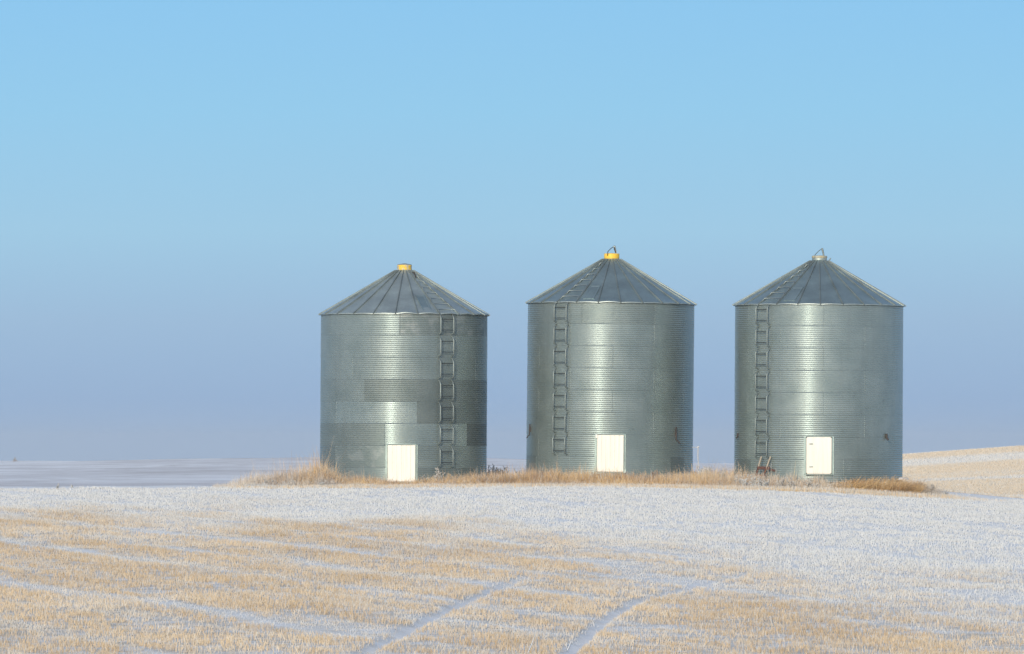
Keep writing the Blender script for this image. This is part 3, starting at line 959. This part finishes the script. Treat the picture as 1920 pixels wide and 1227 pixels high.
weed(853, 254.6, .40, .24, 'pinkish frosted tuft two steps right of the left bin ladder', 9, .55, 6, .8)
weed(926, 261.5, .62, .5, 'bluish shaded weed behind the right edge of the left bin', 10, .9, 12, .4, 1.1)
weed(942, 262.0, .58, .45, 'shaded frosted weed between left and middle bins, nearer the left', 11, .92, 11, .4, 1.1)
weed(917, 260.6, .52, .3, 'dark shaded weed touching the right side of the left bin', 12, .75, 9, .3, 1.1)
weed(1228, 255.6, .46, .26, 'dark upright weed standing before the wall of the middle bin', 13, .3, 8, .15, 1.4)
weed(1209, 255.6, .34, .22, 'faint frosted weed between door and dark weed of the middle bin', 14, .5, 6, .4)
weed(1252, 255.4, .36, .22, 'thin frosted weed right of the dark weed of the middle bin', 15, .55, 6, .4)
weed(1297, 257.6, .42, .3, 'brown twiggy weed at the right foot of the middle bin', 16, .4, 8, .35)
weed(1318, 257.8, .58, .36, 'bushy white frosted weed right of the standpipe', 17, .92, 11, .6, 1.5)
weed(1329, 260.0, .44, .24, 'bluish frosted weed midway between middle and right bins', 18, .75, 6, .3, 1.2)
weed(1386, 253.6, .50, .26, 'tall white frosted stems at the left foot of the right bin', 19, .85, 6, .6, 1.0)
weed(1397, 253.0, .54, .20, 'tallest white plume left of the leaning ladder', 20, .9, 5, .6, 1.1)
weed(1413, 252.8, .46, .26, 'white frosted weed covering the foot of the leaning ladder', 21, .9, 5, .6, 1.1)
weed(1426, 252.7, .48, .28, 'white fan shaped frosted weed between the rails of the leaning ladder', 22, .9, 6, .6, 1.1)
weed(1434, 252.5, .42, .2, 'white frosted weed right of the leaning ladder foot', 23, .9, 4, .6, 1.1)
weed(1462, 252.9, .46, .26, 'frosted weed between leaning ladder and door of the right bin', 24, .7, 7, .6, 1.3)
weed(1482, 252.9, .46, .24, 'pale frosted weed left of the right bin door', 25, .7, 7, .7, 1.3)
weed(1514, 253.0, .46, .26, 'frosted weed under the left edge of the right bin door', 26, .68, 8, .6, 1.3)
weed(1530, 252.8, .36, .24, 'low frosted weed under the middle of the right bin door', 27, .7, 7, .6, 1.3)
weed(1722, 255.0, .46, .4, 'bluish twiggy weed right of the snow lump', 28, .55, 10, .2, 1.1)
weed(1745, 254.8, .34, .4, 'low bluish weed at the right end of the brown grass', 29, .6, 9, .25, 1.1)
weed(1770, 254.0, .22, .4, 'last low frosted weed right of the brown grass', 30, .75, 8, .35, 1.1)
weed(108, 252.6, .24, .10, 'lone tiny frosted weed on the crest at the far left', 31, .95, 3, .6, 1.3)
weed(135, 252.8, .20, .10, 'smaller frosted weed on the far left crest, nearer the bins', 32, .95, 3, .6, 1.2)

# bent frosted leaves sticking up in the nearest stubble
def leaf(px, py0, px1, py1, D, w, label, seed):
    a = P3(px, py0, D); b = P3(px1, py1, D + .02)
    a.z = min(a.z, gz(a.x, a.y) - .03)
    m = MB(); n = 6; vs = []
    for i in range(n + 1):
        t = i / n
        p = a.lerp(b, t) + Vector((.03 * math.sin(t * 2.2), 0, .0))
        ww = w * (1 - .65 * t ** 1.6)
        vs += [p + Vector((-ww, 0, 0)), p + Vector((0, -ww * .6, 0)), p + Vector((ww, 0, 0))]
    fs = []
    for i in range(n):
        fs += [(i * 3, i * 3 + 1, i * 3 + 4, i * 3 + 3), (i * 3 + 1, i * 3 + 2, i * 3 + 5, i * 3 + 4), (i * 3 + 2, i * 3, i * 3 + 3, i * 3 + 5)]
    m.add(vs, fs, True)
    o = m.build('frosted_leaf', FROSTED)
    tag(o, label, 'leaf', 'frosted leaves in the front stubble')
leaf(986, 1228, 1001, 1187, 129.6, .016, 'long white frosted leaf leaning in the front stubble, left of the right track', 1)
leaf(1061, 1212, 1068, 1200, 132.5, .018, 'short white frosted leaf at the left edge of the right track', 2)
leaf(1034, 1232, 1041, 1216, 129.8, .017, 'stubby pale leaf between the long leaf and the right track', 3)

# a speck of a bush on the far plain
def far_bush():
    r = random.Random(5); V, Q, FR, HU = [], [], [], []
    for k in range(90):
        p = Vector((r.gauss(0, .2), r.gauss(0, .2), abs(r.gauss(.35, .2))))
        s = .10
        a = Vector((r.gauss(0, 1), r.gauss(0, 1), r.gauss(0, 1))).normalized(); c = a.orthogonal().normalized()
        b = len(V); V += [p, p + a * s, p + a * s + c * s, p + c * s]; Q.append((b, b + 1, b + 2, b + 3)); FR += [.25] * 4; HU += [.3] * 4
    o = np_mesh('bush', np.array([tuple(v) for v in V]), np.array(Q), WEED, False, {'frost': np.array(FR), 'hue': np.array(HU)})
    x = (28 - 960) * 1500 / F
    o.location = (x, 1240, gz(x, 1240)); tag(o, 'tiny dark bush on the skyline at the far left', 'bush')
far_bush()

# ------------------------------------------------------------------ air
hz = MB(); hz.box((0, 0, -2.2), (5200, 5400, 23.4))
hb = bpy.data.materials.new('haze_air'); hb.use_nodes = True
nt = hb.node_tree; nt.nodes.clear()
out = N(nt, 'ShaderNodeOutputMaterial'); pv = N(nt, 'ShaderNodeVolumePrincipled')
pv.inputs['Color'].default_value = (.93, .95, 1.0, 1); pv.inputs['Density'].default_value = .00018
pv.inputs['Anisotropy'].default_value = 0.0
L(nt, pv.outputs[0], out.inputs['Volume'])
haze = hz.build('haze', hb); tag(haze, 'thin cold haze lying over the far fields', 'haze', kind='stuff')

# ------------------------------------------------------------------ sky and sun
w = bpy.data.worlds.new('World'); scene.world = w; w.use_nodes = True
nt = w.node_tree; nt.nodes.clear()
out = N(nt, 'ShaderNodeOutputWorld')
sky = N(nt, 'ShaderNodeTexSky', sky_type='NISHITA'); sky.sun_disc = False
sky.sun_elevation = R_(SUN_EL); sky.sun_rotation = R_(180 + SUN_AZ)
sky.air_density = 1.0; sky.dust_density = .8; sky.ozone_density = 1.5
bg = N(nt, 'ShaderNodeBackground'); bg.inputs['Strength'].default_value = .15
L(nt, sky.outputs[0], bg.inputs['Color'])
def lin(c): return tuple(((v / 255) / 12.92 if v / 255 <= .04045 else ((v / 255 + .055) / 1.055) ** 2.4) for v in c)
tc = N(nt, 'ShaderNodeTexCoord'); sx = N(nt, 'ShaderNodeSeparateXYZ'); L(nt, tc.outputs['Generated'], sx.inputs[0])
e = math_n(nt, 'MULTIPLY', sx.outputs[2], 10.0)
band = ramp(nt, e, [(0.0, lin((152, 179, 211))), (.075, lin((149, 179, 214))), (.18, lin((157, 189, 219))), (.30, lin((160, 203, 230))), (.46, lin((150, 204, 237))), (.62, lin((142, 200, 240))), (1.0, lin((118, 186, 236)))])
bg2 = N(nt, 'ShaderNodeBackground'); bg2.inputs['Strength'].default_value = .87
L(nt, band, bg2.inputs['Color'])
m1 = N(nt, 'ShaderNodeMapRange', interpolation_type='SMOOTHSTEP'); L(nt, sx.outputs[2], m1.inputs[0])
m1.inputs[1].default_value = .08; m1.inputs[2].default_value = .40; m1.inputs[3].default_value = 1; m1.inputs[4].default_value = 0
m2 = N(nt, 'ShaderNodeMapRange', interpolation_type='SMOOTHSTEP'); L(nt, sx.outputs[1], m2.inputs[0])
m2.inputs[1].default_value = -.1; m2.inputs[2].default_value = .8
mx = N(nt, 'ShaderNodeMixShader')
L(nt, math_n(nt, 'MULTIPLY', m1.outputs[0], m2.outputs[0]), mx.inputs[0]); L(nt, bg.outputs[0], mx.inputs[1]); L(nt, bg2.outputs[0], mx.inputs[2])
L(nt, mx.outputs[0], out.inputs['Surface'])

sl_ = bpy.data.lights.new('sun', 'SUN'); sl_.energy = 2.5; sl_.angle = R_(.53); sl_.color = (1.0, .90, .76)
so = bpy.data.objects.new('sun', sl_); COL.objects.link(so)
sd = Vector((-math.sin(R_(SUN_AZ)) * math.cos(R_(SUN_EL)), -math.cos(R_(SUN_AZ)) * math.cos(R_(SUN_EL)), math.sin(R_(SUN_EL))))
so.rotation_euler = sd.to_track_quat('Z', 'Y').to_euler(); so.location = sd * 300

# ------------------------------------------------------------------ camera
cd = bpy.data.cameras.new('camera'); cam = bpy.data.objects.new('camera', cd); COL.objects.link(cam)
cd.sensor_width = 36; cd.lens = F / 1920 * 36; cd.clip_start = 1; cd.clip_end = 12000
cam.location = (0, -DIST, EYE)
cam.rotation_euler = (R_(90) + math.atan((855 - 613.5) / F), 0, 0)
scene.camera = cam
scene.view_settings.view_transform = 'Standard'; scene.view_settings.look = 'None'
scene.view_settings.exposure = .2; scene.view_settings.gamma = 1
scene.render.engine = 'CYCLES'
scene.cycles.max_bounces = 6; scene.cycles.diffuse_bounces = 2; scene.cycles.glossy_bounces = 3
scene.cycles.volume_bounces = 0
